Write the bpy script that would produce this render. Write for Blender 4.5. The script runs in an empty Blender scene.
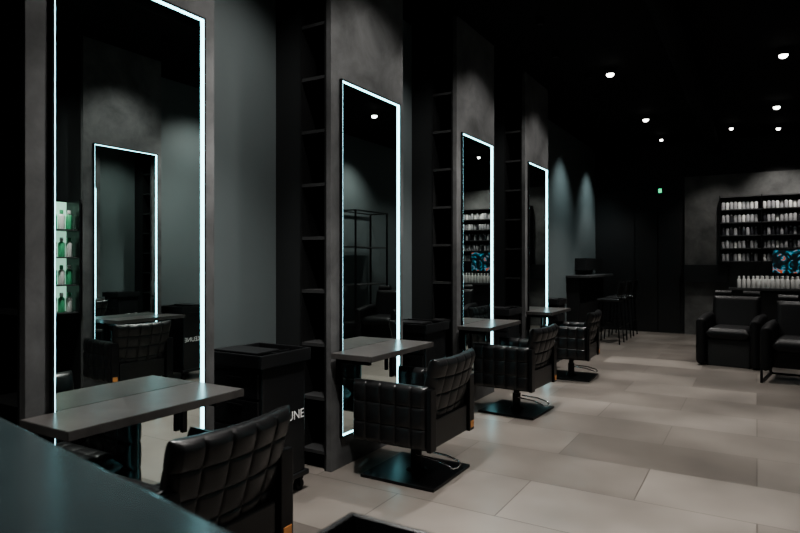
import bpy, bmesh, math, random
from mathutils import Vector, Matrix
random.seed(4)
S = bpy.context.scene
COL = S.collection
try:
    S.view_settings.view_transform = 'AgX'
    S.view_settings.look = 'AgX - Medium High Contrast'
    S.view_settings.exposure = 0.25
except Exception: pass

# ---------------------------------------------------------------- materials
def new_mat(name):
    m = bpy.data.materials.new(name); m.use_nodes = True
    nt = m.node_tree
    return m, nt, nt.nodes["Principled BSDF"]

def simple(name, col, rough=0.5, metal=0.0, bump=0.0, bscale=60.0, var=0.0, vscale=8.0, spec=0.5):
    m, nt, b = new_mat(name)
    b.inputs["Base Color"].default_value = (*col, 1)
    b.inputs["Roughness"].default_value = rough
    b.inputs["Metallic"].default_value = metal
    b.inputs["Specular IOR Level"].default_value = spec
    tc = nt.nodes.new("ShaderNodeTexCoord")
    if var > 0:
        n = nt.nodes.new("ShaderNodeTexNoise"); n.inputs["Scale"].default_value = vscale
        n.inputs["Detail"].default_value = 5
        nt.links.new(tc.outputs["Object"], n.inputs["Vector"])
        r = nt.nodes.new("ShaderNodeValToRGB")
        r.color_ramp.elements[0].position = 0.3; r.color_ramp.elements[1].position = 0.7
        r.color_ramp.elements[0].color = (*[c*(1-var) for c in col], 1)
        r.color_ramp.elements[1].color = (*[min(1, c*(1+var)) for c in col], 1)
        nt.links.new(n.outputs["Fac"], r.inputs["Fac"])
        nt.links.new(r.outputs["Color"], b.inputs["Base Color"])
    if bump > 0:
        n2 = nt.nodes.new("ShaderNodeTexNoise"); n2.inputs["Scale"].default_value = bscale
        nt.links.new(tc.outputs["Object"], n2.inputs["Vector"])
        bp = nt.nodes.new("ShaderNodeBump"); bp.inputs["Strength"].default_value = bump
        bp.inputs["Distance"].default_value = 0.01
        nt.links.new(n2.outputs["Fac"], bp.inputs["Height"])
        nt.links.new(bp.outputs["Normal"], b.inputs["Normal"])
    return m

def emit(name, col, strength):
    m, nt, b = new_mat(name)
    b.inputs["Base Color"].default_value = (*col, 1)
    b.inputs["Emission Color"].default_value = (*col, 1)
    b.inputs["Emission Strength"].default_value = strength
    return m

def concrete(name, c1, c2, rough=0.55):
    m, nt, b = new_mat(name)
    tc = nt.nodes.new("ShaderNodeTexCoord")
    mp = nt.nodes.new("ShaderNodeMapping")
    nt.links.new(tc.outputs["Object"], mp.inputs["Vector"])
    n = nt.nodes.new("ShaderNodeTexNoise"); n.inputs["Scale"].default_value = 2.8
    n.inputs["Detail"].default_value = 10; n.inputs["Roughness"].default_value = 0.66
    n.inputs["Distortion"].default_value = 0.3
    nt.links.new(mp.outputs["Vector"], n.inputs["Vector"])
    r = nt.nodes.new("ShaderNodeValToRGB")
    r.color_ramp.elements[0].position = 0.34; r.color_ramp.elements[1].position = 0.68
    r.color_ramp.elements[0].color = (*c1, 1); r.color_ramp.elements[1].color = (*c2, 1)
    nt.links.new(n.outputs["Fac"], r.inputs["Fac"])
    nt.links.new(r.outputs["Color"], b.inputs["Base Color"])
    b.inputs["Roughness"].default_value = rough
    bp = nt.nodes.new("ShaderNodeBump"); bp.inputs["Strength"].default_value = 0.12
    bp.inputs["Distance"].default_value = 0.01
    nt.links.new(n.outputs["Fac"], bp.inputs["Height"])
    nt.links.new(bp.outputs["Normal"], b.inputs["Normal"])
    return m

def floor_mat():
    m, nt, b = new_mat("floor_tile")
    L = nt.links
    tc = nt.nodes.new("ShaderNodeTexCoord")
    br = nt.nodes.new("ShaderNodeTexBrick")
    br.inputs["Scale"].default_value = 1.0
    br.inputs["Brick Width"].default_value = 1.2
    br.inputs["Row Height"].default_value = 0.6
    br.inputs["Mortar Size"].default_value = 0.003
    br.inputs["Mortar Smooth"].default_value = 0.1
    br.inputs["Color1"].default_value = (0.108, 0.096, 0.086, 1)
    br.inputs["Color2"].default_value = (0.205, 0.185, 0.167, 1)
    br.inputs["Mortar"].default_value = (0.065, 0.058, 0.052, 1)
    L.new(tc.outputs["Object"], br.inputs["Vector"])
    n = nt.nodes.new("ShaderNodeTexNoise"); n.inputs["Scale"].default_value = 1.3
    n.inputs["Detail"].default_value = 3; n.inputs["Roughness"].default_value = 0.45
    L.new(tc.outputs["Object"], n.inputs["Vector"])
    r = nt.nodes.new("ShaderNodeMapRange")
    r.inputs["From Min"].default_value = 0.25; r.inputs["From Max"].default_value = 0.75
    r.inputs["To Min"].default_value = 0.66; r.inputs["To Max"].default_value = 1.28
    L.new(n.outputs["Fac"], r.inputs["Value"])
    sc = nt.nodes.new("ShaderNodeVectorMath"); sc.operation = 'SCALE'
    L.new(br.outputs["Color"], sc.inputs[0]); L.new(r.outputs["Result"], sc.inputs["Scale"])
    L.new(sc.outputs["Vector"], b.inputs["Base Color"])
    b.inputs["Roughness"].default_value = 0.30
    return m

def screen_mat():
    m, nt, b = new_mat("screen_picture")
    tc = nt.nodes.new("ShaderNodeTexCoord")
    v = nt.nodes.new("ShaderNodeTexNoise"); v.inputs["Scale"].default_value = 6.0
    v.inputs["Distortion"].default_value = 2.0
    nt.links.new(tc.outputs["Object"], v.inputs["Vector"])
    r = nt.nodes.new("ShaderNodeValToRGB")
    e = r.color_ramp.elements
    e[0].position = 0.46; e[0].color = (0.0, 0.005, 0.008, 1)
    e[1].position = 0.62; e[1].color = (0.6, 0.10, 0.03, 1)
    a = e.new(0.53); a.color = (0.01, 0.09, 0.12, 1)
    a = e.new(0.57); a.color = (0.05, 0.42, 0.60, 1)
    nt.links.new(v.outputs["Fac"], r.inputs["Fac"])
    nt.links.new(r.outputs["Color"], b.inputs["Emission Color"])
    b.inputs["Emission Strength"].default_value = 0.55
    b.inputs["Base Color"].default_value = (0.01, 0.01, 0.01, 1)
    return m

M_FLOOR = floor_mat()
M_WALL = simple("wall_paint", (0.100, 0.119, 0.122), 0.55, var=0.05, vscale=1.5)
M_BLACKWALL = simple("black_wall_paint", (0.010, 0.011, 0.012), 0.6, var=0.1, vscale=2)
M_CEIL = simple("ceiling_black", (0.003, 0.003, 0.0035), 0.85, var=0.2, vscale=3, spec=0.2)
M_CONC = concrete("dark_concrete_panel", (0.058, 0.059, 0.060), (0.135, 0.136, 0.138))
M_CONC2 = concrete("grey_concrete_cladding", (0.055, 0.055, 0.054), (0.125, 0.125, 0.122))
M_TABLE = concrete("stone_table", (0.040, 0.037, 0.036), (0.095, 0.090, 0.087), 0.28)
M_PIER = simple("pier_black_paint", (0.02, 0.022, 0.023), 0.55, var=0.1, vscale=2)
M_SHELF = simple("shelf_black", (0.010, 0.0105, 0.011), 0.5, var=0.1)
M_EDGE = simple("shelf_board_grey", (0.04, 0.041, 0.042), 0.5, var=0.1)
M_LEATHER = simple("black_leather", (0.010, 0.010, 0.0105), 0.30, bump=0.08, bscale=220, var=0.15, vscale=30)
M_LEATHER2 = simple("matt_black_leather", (0.005, 0.005, 0.0055), 0.45, bump=0.08, bscale=220, var=0.15, vscale=30, spec=0.3)
M_PLASTIC = simple("black_plastic", (0.012, 0.0125, 0.0135), 0.34, bump=0.03, bscale=300, var=0.1)
M_METALBLK = simple("black_metal", (0.014, 0.014, 0.015), 0.32, 0.5, var=0.1)
M_CHROME = simple("chrome", (0.75, 0.76, 0.78), 0.12, 1.0, var=0.02)
M_TAG = simple("orange_wood_tag", (0.55, 0.24, 0.08), 0.5, var=0.1, vscale=40)
M_MIRROR = simple("mirror_silver", (0.80, 0.88, 0.86), 0.0, 1.0)
M_FRAME = simple("mirror_frame_black", (0.02, 0.02, 0.022), 0.3, 0.5, var=0.1)
M_LED = emit("led_cool_white", (0.42, 0.91, 1.0), 5.0)
M_LENS = emit("spot_lens", (1.0, 0.98, 0.93), 7.0)
M_LENSDIM = emit("spot_lens_deep", (1.0, 0.98, 0.93), 2.0)
M_GREEN = emit("green_sign_glow", (0.05, 0.9, 0.35), 1.2)
M_WHITE = simple("white_lettering", (0.8, 0.8, 0.8), 0.5, var=0.02)
M_GLOSS = simple("gloss_black_counter", (0.036, 0.052, 0.056), 0.20, var=0.1, spec=0.8)
M_BOTW = simple("bottle_white", (0.7, 0.7, 0.68), 0.4, var=0.05)
M_BOTG = simple("bottle_grey", (0.36, 0.36, 0.37), 0.4, var=0.1)
M_BOTD = simple("bottle_dark", (0.03, 0.03, 0.035), 0.35, var=0.1)
M_BOTGR = simple("bottle_green", (0.10, 0.42, 0.22), 0.4, var=0.1)
M_CAP = simple("bottle_cap_black", (0.02, 0.02, 0.02), 0.4, var=0.1)
M_SCREEN = screen_mat()
M_NICHE = emit("shelf_backlight", (0.60, 1.0, 0.78), 0.55)

# ---------------------------------------------------------------- mesh helpers
def add_box(bm, c, s, bevel=0.0, rot=None):
    r = bmesh.ops.create_cube(bm, size=1.0)
    vs = r["verts"]
    bmesh.ops.scale(bm, vec=s, verts=vs)
    if bevel > 0:
        es = list({e for v in vs for e in v.link_edges})
        rb = bmesh.ops.bevel(bm, geom=es, offset=bevel, segments=2, affect='EDGES', profile=0.6)
        vs = list({v for f in rb["faces"] for v in f.verts} | {v for v in vs if v.is_valid})
    if rot is not None:
        bmesh.ops.rotate(bm, cent=(0, 0, 0), matrix=rot, verts=vs)
    bmesh.ops.translate(bm, vec=c, verts=vs)
    return vs

def add_cyl(bm, p0, p1, r0, r1=None, seg=20, caps=True):
    if r1 is None: r1 = r0
    p0, p1 = Vector(p0), Vector(p1); d = p1-p0
    q = Vector((0, 0, 1)).rotation_difference(d.normalized()).to_matrix().to_4x4()
    m = Matrix.Translation((p0+p1)/2) @ q
    bmesh.ops.create_cone(bm, cap_ends=caps, segments=seg, radius1=r0, radius2=r1, depth=d.length, matrix=m)

def add_lathe(bm, prof, seg=14, c=(0, 0, 0)):
    rings = []
    for r, z in prof:
        rings.append([bm.verts.new((c[0]+r*math.cos(2*math.pi*i/seg), c[1]+r*math.sin(2*math.pi*i/seg), c[2]+z)) for i in range(seg)])
    for a, b in zip(rings, rings[1:]):
        for i in range(seg):
            bm.faces.new((a[i], a[(i+1) % seg], b[(i+1) % seg], b[i]))
    bm.faces.new(rings[0][::-1]); bm.faces.new(rings[-1])

def add_tube(bm, pts, r, seg=10):
    pts = [Vector(p) for p in pts]
    rings = []
    up = Vector((0.13, 0.27, 1)).normalized()
    for i, p in enumerate(pts):
        t = (pts[min(i+1, len(pts)-1)]-pts[max(i-1, 0)]).normalized()
        a = t.cross(up)
        if a.length < 1e-3: a = t.cross(Vector((1, 0, 0)))
        a.normalize(); b = t.cross(a)
        rings.append([bm.verts.new(p+a*r*math.cos(2*math.pi*k/seg)+b*r*math.sin(2*math.pi*k/seg)) for k in range(seg)])
    for x, y in zip(rings, rings[1:]):
        for k in range(seg):
            bm.faces.new((x[k], x[(k+1) % seg], y[(k+1) % seg], y[k]))
    bm.faces.new(rings[0][::-1]); bm.faces.new(rings[-1])

def finish(bm, name, mat, smooth=False, parent=None, loc=None):
    bmesh.ops.recalc_face_normals(bm, faces=bm.faces)
    me = bpy.data.meshes.new(name); bm.to_mesh(me); bm.free()
    me.materials.append(mat)
    if smooth:
        me.polygons.foreach_set("use_smooth", [True]*len(me.polygons))
    ob = bpy.data.objects.new(name, me); COL.objects.link(ob)
    if smooth:
        try:
            me.set_sharp_from_angle(angle=math.radians(40))
        except Exception: pass
    if parent: ob.parent = parent
    if loc: ob.location = loc
    return ob

def boxes(name, mat, lst, bevel=0.0, parent=None, loc=None):
    bm = bmesh.new()
    for lo, hi in lst:
        c = [(a+b)/2 for a, b in zip(lo, hi)]; s = [abs(b-a) for a, b in zip(lo, hi)]
        add_box(bm, c, s, bevel)
    return finish(bm, name, mat, False, parent, loc)

def root(name, loc, label, category, group=None, rz=0.0):
    e = bpy.data.objects.new(name, None); e.empty_display_size = 0.1
    COL.objects.link(e); e.location = loc; e.rotation_euler = (0, 0, rz)
    tag(e, label, category, group)
    return e

def tag(o, label, category, group=None):
    o["label"] = label; o["category"] = category
    if group: o["group"] = group

def structure(o, label=None):
    o["kind"] = "structure"
    if label: o["label"] = label
    return o

def dup(o, loc=None, rz=None, parent=None):
    n = o.copy(); COL.objects.link(n)
    if parent: n.parent = parent
    if loc is not None: n.location = loc
    if rz is not None: n.rotation_euler = (0, 0, rz)
    for ch in list(KIDS.get(o.name, [])):
        dup(ch, parent=n)
    return n
KIDS = {}
def register():
    KIDS.clear()
    for o in bpy.data.objects:
        if o.parent: KIDS.setdefault(o.parent.name, []).append(o)

# ---------------------------------------------------------------- room
XL, XR, YB, YF, ZC = -2.82, 1.53, 12.5, -1.6, 3.6
structure(boxes("floor", M_FLOOR, [((XL-0.1, YF-0.1, -0.1), (XR+0.1, YB+0.1, 0))]), "large grey-beige stone-look floor tiles")
structure(boxes("ceiling", M_CEIL, [((XL-0.1, YF-0.1, ZC), (XR+0.1, YB+0.1, ZC+0.1))]), "matt black ceiling")
structure(boxes("wall_left", M_WALL, [((XL-0.1, YF-0.1, 0), (XL, YB+0.1, ZC))]), "smooth dark grey-green painted wall")
structure(boxes("wall_right", M_WALL, [((XR, YF-0.1, 0), (XR+0.1, YB+0.1, ZC))]), "smooth dark grey-green painted wall")
structure(boxes("wall_back", M_BLACKWALL, [((XL, YB, 0), (XR, YB+0.1, ZC))]), "black painted end wall")
structure(boxes("wall_front", M_BLACKWALL, [((XL, YF-0.1, 0), (XR, YF, ZC))]), "black painted wall")
structure(boxes("trim_1", M_CONC2, [((-1.17, YB-0.06, 0.0), (XR, YB, 2.95))]), "mottled grey concrete wall cladding")
structure(boxes("door_1", M_SHELF, [((-2.05, YB-0.04, 0.0), (-1.65, YB-0.001, 2.3)), ((-1.63, YB-0.04, 0.0), (-1.25, YB-0.001, 2.3))], 0.004), "black double door in the end wall")

# ---------------------------------------------------------------- stations
Y0, PITCH = 1.21, 1.875
PW = 0.91
ntrim = [2]
def trimname():
    s = "trim_%d" % ntrim[0]; ntrim[0] += 1
    return s

for k in range(4):
    y = Y0+k*PITCH
    structure(boxes(trimname(), M_PIER, [((XL, y, 0), (-2.61, y+PW, ZC))]), "dark painted wall pier")
    structure(boxes(trimname(), M_CONC, [((-2.39, y, 0), (-2.35, y+PW, ZC))], 0.002), "dark mottled concrete panel behind the mirror")
OY = 3.51
structure(boxes(trimname(), M_PIER, [((1.32, OY, 0), (XR, OY+PW, ZC))]), "dark painted wall pier")
structure(boxes(trimname(), M_CONC, [((1.06, OY, 0), (1.10, OY+PW, ZC))], 0.002), "dark mottled concrete panel behind the mirror")

sh = root("shelf_column", (-2.39, Y0, 0), "tall narrow black open shelf column beside the mirror panel", "shelf", "shelf columns between styling mirrors")
boxes("carcass", M_SHELF, [((-0.22, 0.30, 0), (0, 0.33, ZC)), ((-0.22, 0.0, 0), (-0.205, 0.30, ZC)), ((-0.015, 0.0, 0), (0, 0.30, ZC)),
      ((-0.22, 0.33, 0), (0, PW, ZC))], parent=sh)
for i in range(10):
    z = 0.10+0.349*i
    boxes("shelf_board", M_EDGE, [((-0.205, 0.004, z), (-0.015, 0.30, z+0.022))], parent=sh)

MW, MB, MT = 0.75, 0.20, 2.55
mi = root("mirror", (-2.35, Y0+0.10+MW/2-0.01, MB), "tall rectangular wall mirror with glowing cool-white LED edge", "mirror", "LED styling mirrors")
h = MT-MB; w = MW/2
boxes("mirror_glass", M_MIRROR, [((0.0, -w+0.013, 0.013), (0.006, w-0.013, h-0.013))], parent=mi)
D = 0.019
boxes("mirror_frame", M_FRAME, [((0, -w, 0), (D, -w+0.010, h)), ((0, w-0.010, 0), (D, w, h)),
      ((0, -w+0.010, 0), (D, w-0.010, 0.010)), ((0, -w+0.010, h-0.010), (D, w-0.010, h))], parent=mi)
for seg in [((0.0, -w+0.010, 0.010), (D-0.001, -w+0.013, h-0.010)), ((0.0, w-0.013, 0.010), (D-0.001, w-0.010, h-0.010)),
            ((0.0, -w+0.013, 0.010), (D-0.001, w-0.013, 0.013)), ((0.0, -w+0.013, h-0.013), (D-0.001, w-0.013, h-0.010))]:
    o = boxes("led_strip", M_LED, [seg], parent=mi); o["label"] = "glowing cool-white LED strip"

tb = root("wall_table", (-2.35, Y0, 0), "grey stone-look slab table mounted across the mirror", "table", "styling tables")
bm = bmesh.new()
pl = [(D+0.001, -0.03), (0.33, -0.03), (0.33, 0.79), (D+0.001, 0.79), (0.0065, 0.79), (0.0065, 0.112), (D+0.001, 0.112)]
lo_ = [bm.verts.new((x, y, 0.735)) for x, y in pl]
f = bm.faces.new(lo_)
ex = bmesh.ops.extrude_face_region(bm, geom=[f])
bmesh.ops.translate(bm, vec=(0, 0, 0.035), verts=[g for g in ex["geom"] if isinstance(g, bmesh.types.BMVert)])
bmesh.ops.bevel(bm, geom=[e for e in bm.edges], offset=0.002, segments=2, affect='EDGES')
finish(bm, "tabletop", M_TABLE, False, tb)
for yy in (0.05, 0.685):
    boxes("bracket", M_METALBLK, [((D+0.001, yy, 0.70), (0.26, yy+0.025, 0.734)), ((0.001 if yy < 0.08 else D+0.001, yy, 0.55), (D+0.02, yy+0.025, 0.734))], parent=tb)

# ---------------------------------------------------------------- chair
def pad(name, W, H, T, nu, nv, amp, parent, xf, bend=0.0, power=0.30, mat=None):
    mat = mat or M_LEATHER
    def samples(n, L):
        s = set([0.0, 1.0])
        e = T/L
        for q in (0.02, 0.08, 0.18, 0.34, 0.5):
            s.add(q*e); s.add(1-q*e)
        for i in range(n):
            for f in (0, 0.05, 0.13, 0.28, 0.5, 0.72, 0.87, 0.95):
                v = (i+f)/n
                if 0.3*e < v < 1-0.3*e: s.add(v)
        return sorted(s)
    us, vs = samples(nu, W), samples(nv, H)
    def e(s, L):
        d = min(s, 1-s)*L/(T/2)
        if d >= 1: return 1.0
        return math.sqrt(max(0.0, 1-(1-d)**2.4))
    bm = bmesh.new()
    for side in (1, -1):
        grid = []
        for u in us:
            row = []
            for v in vs:
                g = (abs(math.sin(math.pi*nu*u))*abs(math.sin(math.pi*nv*v)))**power if amp > 0 else 1
                ee = e(u, W)*e(v, H)
                t = side*(T/2*ee-amp*(1-g)*ee)
                y = (u-0.5)*W; z = v*H
                x = t - bend*(2*u-1)**2
                row.append(bm.verts.new(xf(Vector((x, y, z)))))
            grid.append(row)
        for i in range(len(us)-1):
            for j in range(len(vs)-1):
                bm.faces.new((grid[i][j], grid[i+1][j], grid[i+1][j+1], grid[i][j+1]))
    bmesh.ops.remove_doubles(bm, verts=bm.verts, dist=0.0004)
    return finish(bm, name, mat, True, parent)

def make_chair(loc, rz=0):
    c = root("salon_chair", loc, "black tufted leather salon chair on square steel base", "chair", "styling chairs", rz)
    for sgn in (-1, 1):
        pad("armrest", 0.53, 0.38, 0.085, 5, 3, 0.013, c,
            lambda p, s=sgn: Vector((p.y-0.03, s*(0.272)+p.x, p.z+0.24)))
    tilt = math.radians(15)
    def bk(p):
        x = p.x*math.cos(tilt)+p.z*math.sin(tilt)
        z = -p.x*math.sin(tilt)+p.z*math.cos(tilt)
        return Vector((x+0.185, p.y*(1+0.16*p.z), z+0.36))
    pad("backrest", 0.53, 0.43, 0.085, 5, 4, 0.013, c, bk, bend=0.03)
    pad("seat", 0.45, 0.45, 0.14, 4, 4, 0.008, c, lambda p: Vector((p.z-0.26, p.y, p.x+0.39)))
    boxes("seat_frame", M_METALBLK, [((-0.22, -0.20, 0.27), (0.20, 0.20, 0.325))], 0.006, parent=c)
    boxes("back_panel", M_LEATHER, [((0.225, -0.222, 0.25), (0.255, 0.222, 0.42))], 0.008, parent=c)
    boxes("rear_bar", M_METALBLK, [((0.238, 0.236, 0.242), (0.268, 0.309, 0.61))], 0.005, parent=c)
    boxes("rear_bar", M_METALBLK, [((0.238, -0.309, 0.242), (0.268, -0.236, 0.61))], 0.005, parent=c)
    o = boxes("leather_tag", M_TAG, [((0.268, 0.250, 0.262), (0.271, 0.296, 0.305))], parent=c); o["label"] = "small orange-tan maker's tag"
    bm = bmesh.new(); add_cyl(bm, (0, 0, 0.02), (0, 0, 0.16), 0.036); add_cyl(bm, (0, 0, 0.16), (0, 0, 0.275), 0.026)
    add_cyl(bm, (0, 0, 0.018), (0, 0, 0.035), 0.07, 0.05)
    finish(bm, "pedestal", M_METALBLK, True, c)
    boxes("base_plate", M_METALBLK, [((-0.26, -0.26, 0.0), (0.26, 0.26, 0.018))], 0.004, parent=c)
    bm = bmesh.new()
    pts = [(0.03, -0.05, 0.13), (0.18, -0.06, 0.12), (0.26, -0.065, 0.10), (0.285, -0.055, 0.085), (0.295, 0.0, 0.08), (0.285, 0.055, 0.085), (0.26, 0.065, 0.10), (0.18, 0.06, 0.12), (0.03, 0.05, 0.13)]
    add_tube(bm, pts, 0.006)
    o = finish(bm, "pump_pedal", M_CHROME, True, c); o["label"] = "chrome hydraulic pump pedal"
    return c

CX, CY = -1.865, 1.54
chair = make_chair((CX, CY, 0))

# ---------------------------------------------------------------- trolley
def make_trolley(loc, rz=0):
    t = root("salon_trolley", loc, "black plastic salon trolley with tray top, drawers and casters", "trolley", "salon trolleys", rz)
    bm = bmesh.new()
    add_box(bm, (0, 0, 0.435), (0.38, 0.36, 0.67), 0.012)
    add_box(bm, (0.0, 0.0, 0.105), (0.41, 0.40, 0.03), 0.008)
    finish(bm, "body", M_PLASTIC, False, t)
    bm = bmesh.new()
    add_box(bm, (0, 0, 0.78), (0.42, 0.42, 0.018), 0.006)
    for s in (-1, 1):
        add_box(bm, (s*0.204, 0, 0.805), (0.014, 0.42, 0.075), 0.005)
        add_box(bm, (0, s*0.204, 0.805), (0.40, 0.014, 0.075), 0.005)
    add_box(bm, (0.0, 0.03, 0.80), (0.39, 0.008, 0.045), 0.002)
    add_box(bm, (0.05, 0.12, 0.80), (0.008, 0.17, 0.045), 0.002)
    finish(bm, "tray", M_PLASTIC, False, t)
    bm = bmesh.new(); add_box(bm, (-0.02, -0.085, 0.845), (0.33, 0.19, 0.012), 0.005); finish(bm, "tray_lid", M_PLASTIC, False, t)
    for i in range(4):
        z = 0.15+i*0.15
        d = boxes("drawer", M_PLASTIC, [((-0.17, -0.196, z), (0.17, -0.18, z+0.138))], 0.005, parent=t)
        boxes("drawer_handle", M_METALBLK, [((-0.06, -0.208, z+0.10), (0.06, -0.1965, z+0.115))], 0.003, parent=d)
    for sx in (-1, 1):
        for sy in (-1, 1):
            bm = bmesh.new()
            x, y = sx*0.16, sy*0.155
            add_cyl(bm, (x-0.012, y, 0.032), (x+0.012, y, 0.032), 0.032)
            add_cyl(bm, (x-0.02, y, 0.032), (x+0.02, y, 0.032), 0.010)
            add_box(bm, (x, y, 0.074), (0.045, 0.03, 0.012))
            add_box(bm, (x-0.019, y, 0.052), (0.005, 0.022, 0.05)); add_box(bm, (x+0.019, y, 0.052), (0.005, 0.022, 0.05))
            add_cyl(bm, (x, y, 0.075), (x, y, 0.095), 0.009)
            finish(bm, "caster", M_METALBLK, False, t)
    cu = bpy.data.curves.new("kt", 'FONT'); cu.body = "KEUNE"; cu.size = 0.074; cu.extrude = 0.0006
    cu.align_x = 'RIGHT'
    to = bpy.data.objects.new("kt", cu); COL.objects.link(to)
    bpy.context.view_layer.update()
    me = bpy.data.meshes.new_from_object(to.evaluated_get(bpy.context.evaluated_depsgraph_get()))
    bpy.data.objects.remove(to)
    me.materials.clear(); me.materials.append(M_WHITE)
    lo = bpy.data.objects.new("lettering", me); COL.objects.link(lo); lo.parent = t
    lo.location = (0.1912, 0.168, 0.435); lo.rotation_euler = (math.pi/2, 0, math.pi/2)
    lo["label"] = "white KEUNE lettering"
    return t
trolley = make_trolley((-2.50, 2.60, 0))

register()
for k in range(1, 4):
    dy = k*PITCH
    dup(sh, (sh.location.x, sh.location.y+dy, 0))
    dup(mi, (mi.location.x, mi.location.y+dy, MB))
    dup(tb, (tb.location.x, tb.location.y+dy, 0))
    dup(chair, (CX-0.02, CY-0.04+dy, 0), math.radians((0, -3, 2)[k-1]))
    dup(trolley, (-2.50, 2.60+dy, 0))
dup(sh, (1.10, OY+PW, 0), math.pi)
dup(mi, (1.06, OY+0.10+MW/2, MB), math.pi)
dup(tb, (1.06, OY+0.94, 0), math.pi)
dup(chair, (0.55, 3.66, 0), math.pi+0.12)
dup(trolley, (1.10, 4.78, 0), math.pi)
t2 = dup(trolley, (-0.50, 0.79, 0), 0.0)
t2["label"] = "black plastic salon trolley standing beside the glossy counter"

# ---------------------------------------------------------------- glossy counter
cn = root("reception_counter", (-1.28, 0.37, 0), "glossy black counter with smooth reflective top", "counter", rz=math.radians(-9.4))
boxes("countertop", M_GLOSS, [((-0.68, -0.30, 0.96), (0.68, 0.30, 1.0))], 0.006, parent=cn)
boxes("counter_body", M_PLASTIC, [((-0.64, -0.26, 0), (0.64, 0.26, 0.96))], 0.004, parent=cn)

# ---------------------------------------------------------------- bottles
def bottle(name, mat, r, hgt, capmat):
    bm = bmesh.new()
    add_lathe(bm, [(r*0.9, 0), (r, 0.01), (r, hgt*0.68), (r*0.85, hgt*0.74), (r*0.4, hgt*0.78), (r*0.4, hgt*0.8)], 12)
    nb = len(bm.faces)
    add_lathe(bm, [(r*0.55, hgt*0.8), (r*0.55, hgt*0.97), (r*0.45, hgt)], 12)
    bm.faces.ensure_lookup_table()
    for f in bm.faces[nb:]: f.material_index = 1
    o = finish(bm, name, mat, True)
    o.data.materials.append(capmat)
    return o

def place(proto, locs, label, group):
    for i, l in enumerate(locs):
        if i == 0: o = proto
        else:
            o = proto.copy(); COL.objects.link(o)
        o.location = l
        tag(o, label, "bottle", group)

SX0, SX1 = -0.585, 1.45
ds = root("display_shelf", ((SX0+SX1)/2, YB-0.06, 0), "black wall display shelving full of hair products", "shelf")
hw = (SX1-SX0)/2
boxes("shelf_back", M_SHELF, [((-hw, -0.02, 1.36), (hw, 0, 2.52))], parent=ds)
for x in (-hw, 0.07-(SX0+SX1)/2-0.01, hw-0.02):
    boxes("upright", M_METALBLK, [((x, -0.24, 1.34), (x+0.02, -0.02, 2.54))], parent=ds)
rows = [1.37, 1.60, 1.83, 2.06, 2.29]
for z in rows+[2.52]:
    boxes("shelf_board", M_EDGE, [((-hw+0.02, -0.235, z-0.018), (hw-0.02, -0.02, z))], parent=ds)
protos = {"w": bottle("product_bottle", M_BOTW, 0.027, 0.165, M_CAP), "g": bottle("product_bottle", M_BOTG, 0.029, 0.175, M_CAP), "d": bottle("product_bottle", M_BOTD, 0.028, 0.15, M_BOTG)}
labs = {"w": "white product bottle with black cap on display shelf", "g": "grey product bottle with black cap on display shelf", "d": "black product bottle with grey cap on display shelf"}
lists = {"w": [], "g": [], "d": []}
patt = ["ggdgwggdggwgg", "gggwggdggg", "dgdgddgd", "ggdggwgg", "gwggwggww"]
for ri, z in enumerate(rows):
    n = 31
    for i in range(n):
        x = SX0+0.065+i*(SX1-SX0-0.13)/(n-1)
        if abs(x-0.07) < 0.04: continue
        lists[patt[ri][i % len(patt[ri])]].append((x, YB-0.06-0.15+random.uniform(-0.02, 0.02), z))
for k in lists:
    place(protos[k], lists[k], labs[k], "hair products on the display shelf")

bd = boxes("wall_cabinet", M_SHELF, [((-1.17, YB-0.18, 0.98), (-0.45, YB-0.061, 1.30))], 0.004)
tag(bd, "flat black cabinet mounted on the concrete wall", "cabinet")
pc = root("product_counter", (0.35, YB-0.30, 0), "low black counter carrying white product bottles", "counter")
boxes("worktop", M_EDGE, [((-0.78, -0.22, 0.86), (0.95, 0.235, 0.90))], 0.004, parent=pc)
boxes("cabinet_body", M_SHELF, [((-0.75, -0.18, 0.0), (0.92, 0.235, 0.86))], parent=pc)
locs = []
for i in range(20):
    locs.append((-0.27+i*0.072, YB-0.40, 0.90))
for i in range(16):
    locs.append((0.0+i*0.072, YB-0.28, 0.90))
place(bottle("product_bottle", M_BOTW, 0.031, 0.21, M_BOTW), locs, "white product bottle standing on the low counter", "white bottles on the product counter")
sc = root("wall_screen", (0.47, YB-0.345, 1.15), "small flat screen showing a blue and orange picture", "screen")
boxes("screen_bezel", M_FRAME, [((-0.25, 0.0, 0.0), (0.25, 0.03, 0.42))], 0.004, parent=sc)
boxes("screen_panel", M_SCREEN, [((-0.238, -0.004, 0.012), (0.238, 0.0, 0.408))], parent=sc)
boxes("screen_stand", M_FRAME, [((-0.02, 0.0, -0.25), (0.02, 0.012, 0.0))], parent=sc)

ls = root("lit_shelf", (1.06, 3.27, 0), "backlit glass product shelf with white and green bottles", "shelf")
boxes("backlight_panel", M_NICHE, [((0.22, -0.20, 0.86), (0.235, 0.20, 1.95))], parent=ls)
boxes("side_panel", M_FRAME, [((0.0, -0.215, 0.84), (0.24, -0.20, 1.97))], parent=ls)
boxes("side_panel", M_FRAME, [((0.0, 0.20, 0.84), (0.24, 0.215, 1.97))], parent=ls)
boxes("mounting_plate", M_FRAME, [((0.24, -0.215, 0.84), (0.47, 0.215, 1.97))], parent=ls)
lw, lg = [], []
for r in range(4):
    z = 0.86+r*0.27
    boxes("shelf_board", M_EDGE, [((0.01, -0.20, z-0.012), (0.22, 0.20, z))], parent=ls)
    for i in range(5):
        (lg if (i+r) % 2 else lw).append((1.06+0.09, 3.27-0.15+i*0.075, z))
place(bottle("product_bottle", M_BOTGR, 0.03, 0.19, M_BOTW), lg, "green product bottle with white cap on lit shelf", "bottles on the lit shelf")
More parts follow.
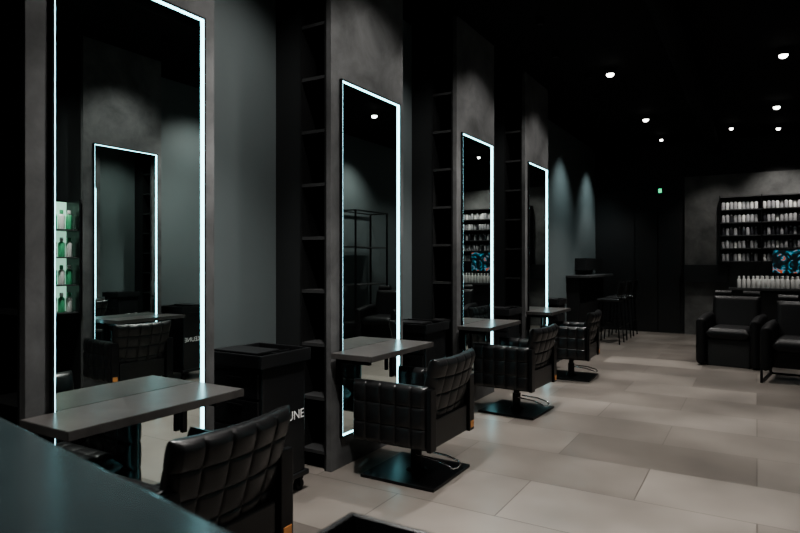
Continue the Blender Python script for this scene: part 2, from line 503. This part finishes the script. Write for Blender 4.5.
place(bottle("product_bottle", M_BOTW, 0.03, 0.19, M_BOTGR), lw, "white product bottle with green cap on lit shelf", "bottles on the lit shelf")

rk = root("metal_rack", (1.30, 8.8, 0), "open black metal rack with thin shelves", "rack")
bm = bmesh.new()
for x in (-0.18, 0.18):
    for y in (-0.5, 0.5):
        add_box(bm, (x, y, 1.12), (0.025, 0.025, 2.24))
for x in (-0.18, 0.18): add_box(bm, (x, 0, 2.23), (0.025, 1.0, 0.02))
for y in (-0.5, 0.5): add_box(bm, (0, y, 2.23), (0.36, 0.025, 0.02))
finish(bm, "rack_frame", M_METALBLK, False, rk)
for z in (0.3, 0.95, 1.6):
    boxes("rack_shelf", M_EDGE, [((-0.17, -0.49, z), (0.17, 0.49, z+0.02))], parent=rk)

# ---------------------------------------------------------------- wash chairs
def make_wash(loc, rz, label, solid):
    c = root("wash_chair", loc, label, "chair", "wash chairs", rz)
    L = M_LEATHER2
    zb = 0.02 if solid else 0.14
    for s in (-1, 1):
        pad("armrest", 0.74, 0.66-zb, 0.12, 1, 1, 0.0, c, lambda p, s=s: Vector((s*0.31+p.x, p.y-0.02, p.z+zb-0.13*max(0, -p.y-0.05)*(p.z/0.5))), mat=L)
    pad("seat", 0.50, 0.62, 0.16, 1, 1, 0.0, c, lambda p: Vector((p.y, p.z-0.36, p.x+0.42)), mat=L)
    t = math.radians(14)
    pad("backrest", 0.58, 0.48, 0.14, 1, 1, 0.0, c, lambda p: Vector((p.y, 0.22-p.x*math.cos(t)+p.z*math.sin(t), 0.42+p.z*math.cos(t)+p.x*math.sin(t))), mat=L)
    if solid:
        boxes("base", M_SHELF, [((-0.25, -0.30, 0.0), (0.25, 0.28, 0.35))], 0.01, parent=c)
    else:
        boxes("sled_base", M_METALBLK, [((-0.36, -0.38, 0), (-0.335, 0.36, 0.02)), ((0.335, -0.38, 0), (0.36, 0.36, 0.02)),
          ((-0.36, -0.38, 0.02), (-0.335, -0.355, 0.22)), ((0.335, -0.38, 0.02), (0.36, -0.355, 0.22)),
          ((-0.36, 0.335, 0.02), (-0.335, 0.36, 0.22)), ((0.335, 0.335, 0.02), (0.36, 0.36, 0.22)),
          ((-0.335, 0.335, 0.0), (0.335, 0.36, 0.02)), ((-0.335, -0.20, 0.16), (0.335, 0.25, 0.34))], parent=c)
    for xx in (-0.17, 0.17):
        bm = bmesh.new()
        add_tube(bm, [(xx-0.10, 0.38, 0.91), (xx-0.09, 0.38, 0.91), (xx+0.09, 0.38, 0.91), (xx+0.10, 0.38, 0.91)], 0.05, 14)
        finish(bm, "neck_roll", L, True, c)
    return c
make_wash((-0.28, 9.1, 0), math.radians(-8), "low black leather armchair with two neck rolls", True)
make_wash((0.44, 8.15, 0), math.radians(-8), "black leather armchair on thin metal sled base", False)

# ---------------------------------------------------------------- bar counter + stools
bc = root("bar_counter", (-2.82, 11.3, 0), "narrow black high counter fixed along the wall", "counter")
boxes("worktop", M_EDGE, [((0.001, -1.0, 1.08), (0.40, 0.95, 1.12))], 0.004, parent=bc)
boxes("counter_body", M_SHELF, [((0.001, -0.95, 0.0), (0.22, 0.9, 1.08))], parent=bc)
wb = boxes("wall_box", M_SHELF, [((-2.819, 10.9, 1.20), (-2.62, 12.2, 1.42))], 0.004); tag(wb, "black box shelf mounted above the high counter", "shelf")

bs = root("bar_stool", (-2.12, 10.45, 0), "slim black metal bar stool with low back", "stool", "bar stools")
pad("seat", 0.36, 0.36, 0.05, 1, 1, 0.0, bs, lambda p: Vector((p.z-0.18, p.y, p.x+0.72)))
pad("backrest", 0.36, 0.22, 0.035, 1, 1, 0.0, bs, lambda p: Vector((0.18+p.x+0.15*p.z, p.y, p.z+0.80)), bend=0.03)
for sx in (-1, 1):
    for sy in (-1, 1):
        bm = bmesh.new(); add_cyl(bm, (sx*0.19, sy*0.19, 0), (sx*0.14, sy*0.14, 0.70), 0.011, seg=10); finish(bm, "leg", M_METALBLK, True, bs)
bm = bmesh.new()
q = 0.17
for a, b in (((-q, -q), (q, -q)), ((q, -q), (q, q)), ((q, q), (-q, q)), ((-q, q), (-q, -q))):
    add_cyl(bm, (*a, 0.27), (*b, 0.27), 0.008, seg=8)
finish(bm, "footrest", M_METALBLK, True, bs)
for sy in (-1, 1):
    bm = bmesh.new(); add_cyl(bm, (0.15, sy*0.13, 0.70), (0.185, sy*0.13, 0.86), 0.008, seg=8); finish(bm, "back_support", M_METALBLK, True, bs)
register()
for y in (11.1, 11.75):
    dup(bs, (-2.12, y, 0))

# ---------------------------------------------------------------- ceiling fittings
def make_spot(loc, aim, energy, angle, blend=0.6, r=0.05, deep=False, col=(1, 0.965, 0.92)):
    loc = Vector(loc)
    d = (Vector(aim)-loc).normalized()
    s = root("ceiling_spotlight", (loc.x, loc.y, ZC), "small round black ceiling downlight, glowing", "ceiling light", "ceiling spotlights")
    hz = loc.z-ZC
    bm = bmesh.new()
    add_cyl(bm, (0, 0, hz), (0, 0, 0), r+0.006, seg=28, caps=False)
    add_cyl(bm, (0, 0, hz), (0, 0, 0), r, seg=28, caps=False)
    finish(bm, "lamp_housing", M_CEIL, True, s)
    bm = bmesh.new()
    if deep:
        add_cyl(bm, (0, 0, hz+0.05), (0, 0, hz+0.054), r-0.001, seg=28)
    else:
        prof = [(max(0.002, (r-0.001)*math.sin(a)), hz-0.035*math.cos(a)) for a in [0.02, 0.3, 0.6, 0.9, 1.2, math.pi/2]]
        add_lathe(bm, prof, 24)
    finish(bm, "lamp_lens", M_LENSDIM if deep else M_LENS, True, s)
    l = bpy.data.lights.new("spot", 'SPOT'); l.energy = energy; l.spot_size = math.radians(angle); l.spot_blend = blend
    l.shadow_soft_size = 0.05; l.color = col
    lo = bpy.data.objects.new("spot_beam", l); COL.objects.link(lo)
    lo.parent = s; lo.location = (0, 0, hz-0.09)
    lo.rotation_euler = d.to_track_quat('-Z', 'Y').to_euler()
    return s
for y, e in ((-0.54, 150), (2.06, 320), (4.66, 320), (7.26, 310), (9.86, 270)):
    make_spot((-1.47, y, 3.54), (-1.50, y+0.1, 0), e, 92, 0.8, r=0.046)
for y, e in ((2.3, 170), (4.9, 160), (7.53, 120), (10.0, 70)):
    make_spot((0.24, y, 3.54), (0.5, y, 0), e, 105, 0.8, r=0.046)
make_spot((-1.47, 11.6, 3.54), (-2.6, 11.9, 1.2), 60, 60, r=0.03)
make_spot((-0.36, 11.2, 3.54), (-0.75, 12.45, 1.6), 60, 60, 0.9, r=0.03)
make_spot((0.30, 11.6, 3.54), (0.4, 12.45, 1.6), 80, 85, 0.9, r=0.033)
make_spot((0.95, 11.5, 3.54), (0.95, 12.45, 1.6), 40, 75, 0.9, r=0.03)
for y in (10.0, 11.8):
    make_spot((-2.15, y, 3.54), (-2.78, y, 2.0), 80, 80, 1.0, r=0.03, deep=True, col=(0.85, 1.0, 1.0))
for k in range(4):
    y = Y0+PW/2+k*PITCH
    make_spot((-1.72, y, 3.54), (-2.40, y, 1.6), 42, 100, 1.0, r=0.03, deep=True)  # added wall washer, lens hidden in its housing, brightens the mirror panel
    make_spot((-1.85, y+0.95, 3.54), (-2.75, y+0.95, 1.8), 60, 90, 1.0, r=0.03, deep=True)  # added wall washer, also hidden, brightens the wall bay between panels
make_spot((0.4, OY+0.45, 3.54), (1.1, OY+0.45, 1.6), 42, 100, 1.0, r=0.03, deep=True)  # added washer out of view, lights the opposite station for its reflection
make_spot((0.7, 2.5, 3.54), (1.5, 2.9, 1.7), 70, 105, 1.0, r=0.03, deep=True)  # added fill spot out of view, lifts the wall near the lit shelf
make_spot((0.7, 5.3, 3.54), (1.5, 5.3, 1.6), 90, 105, 1.0, r=0.03, deep=True)  # added fill spot, general light on the unseen right wall
make_spot((0.75, 8.6, 3.54), (1.5, 8.6, 1.6), 100, 95, 1.0, r=0.03, deep=True)  # added fill spot, lights the rack wall reflected in the mirrors

bm = bmesh.new(); add_cyl(bm, (-0.65, -1.2, 3.40), (-0.65, 12.3, 3.40), 0.10, seg=24)
for y in (0.5, 3, 5.5, 8, 10.5): add_box(bm, (-0.65, y, 3.545), (0.02, 0.02, 0.109))
dk = finish(bm, "air_duct", M_CEIL, True); tag(dk, "round black ventilation duct under the ceiling", "duct")
gs = root("exit_sign", (-1.60, YB-0.001, 2.72), "small green glowing emergency sign on black wall", "sign")
boxes("sign_housing", M_FRAME, [((-0.14, -0.04, -0.07), (0.14, 0, 0.07))], 0.004, parent=gs)
boxes("sign_face", M_GREEN, [((-0.03, -0.043, -0.04), (0.03, -0.04, 0.04))], parent=gs)

# ---------------------------------------------------------------- world & camera
w_ = bpy.data.worlds.new("World"); S.world = w_; w_.use_nodes = True
w_.node_tree.nodes["Background"].inputs[0].default_value = (0.5, 0.75, 0.85, 1)
w_.node_tree.nodes["Background"].inputs[1].default_value = 0.01

cam = bpy.data.cameras.new("camera"); co = bpy.data.objects.new("camera", cam); COL.objects.link(co)
cam.sensor_width = 36; cam.lens = 27.0; cam.clip_start = 0.02
co.location = (0, 0, 1.35); co.rotation_euler = (math.pi/2, 0, math.radians(30.75))
cam.shift_y = -0.0055
cam.dof.use_dof = True; cam.dof.focus_distance = 4.6; cam.dof.aperture_fstop = 3.2
S.camera = co
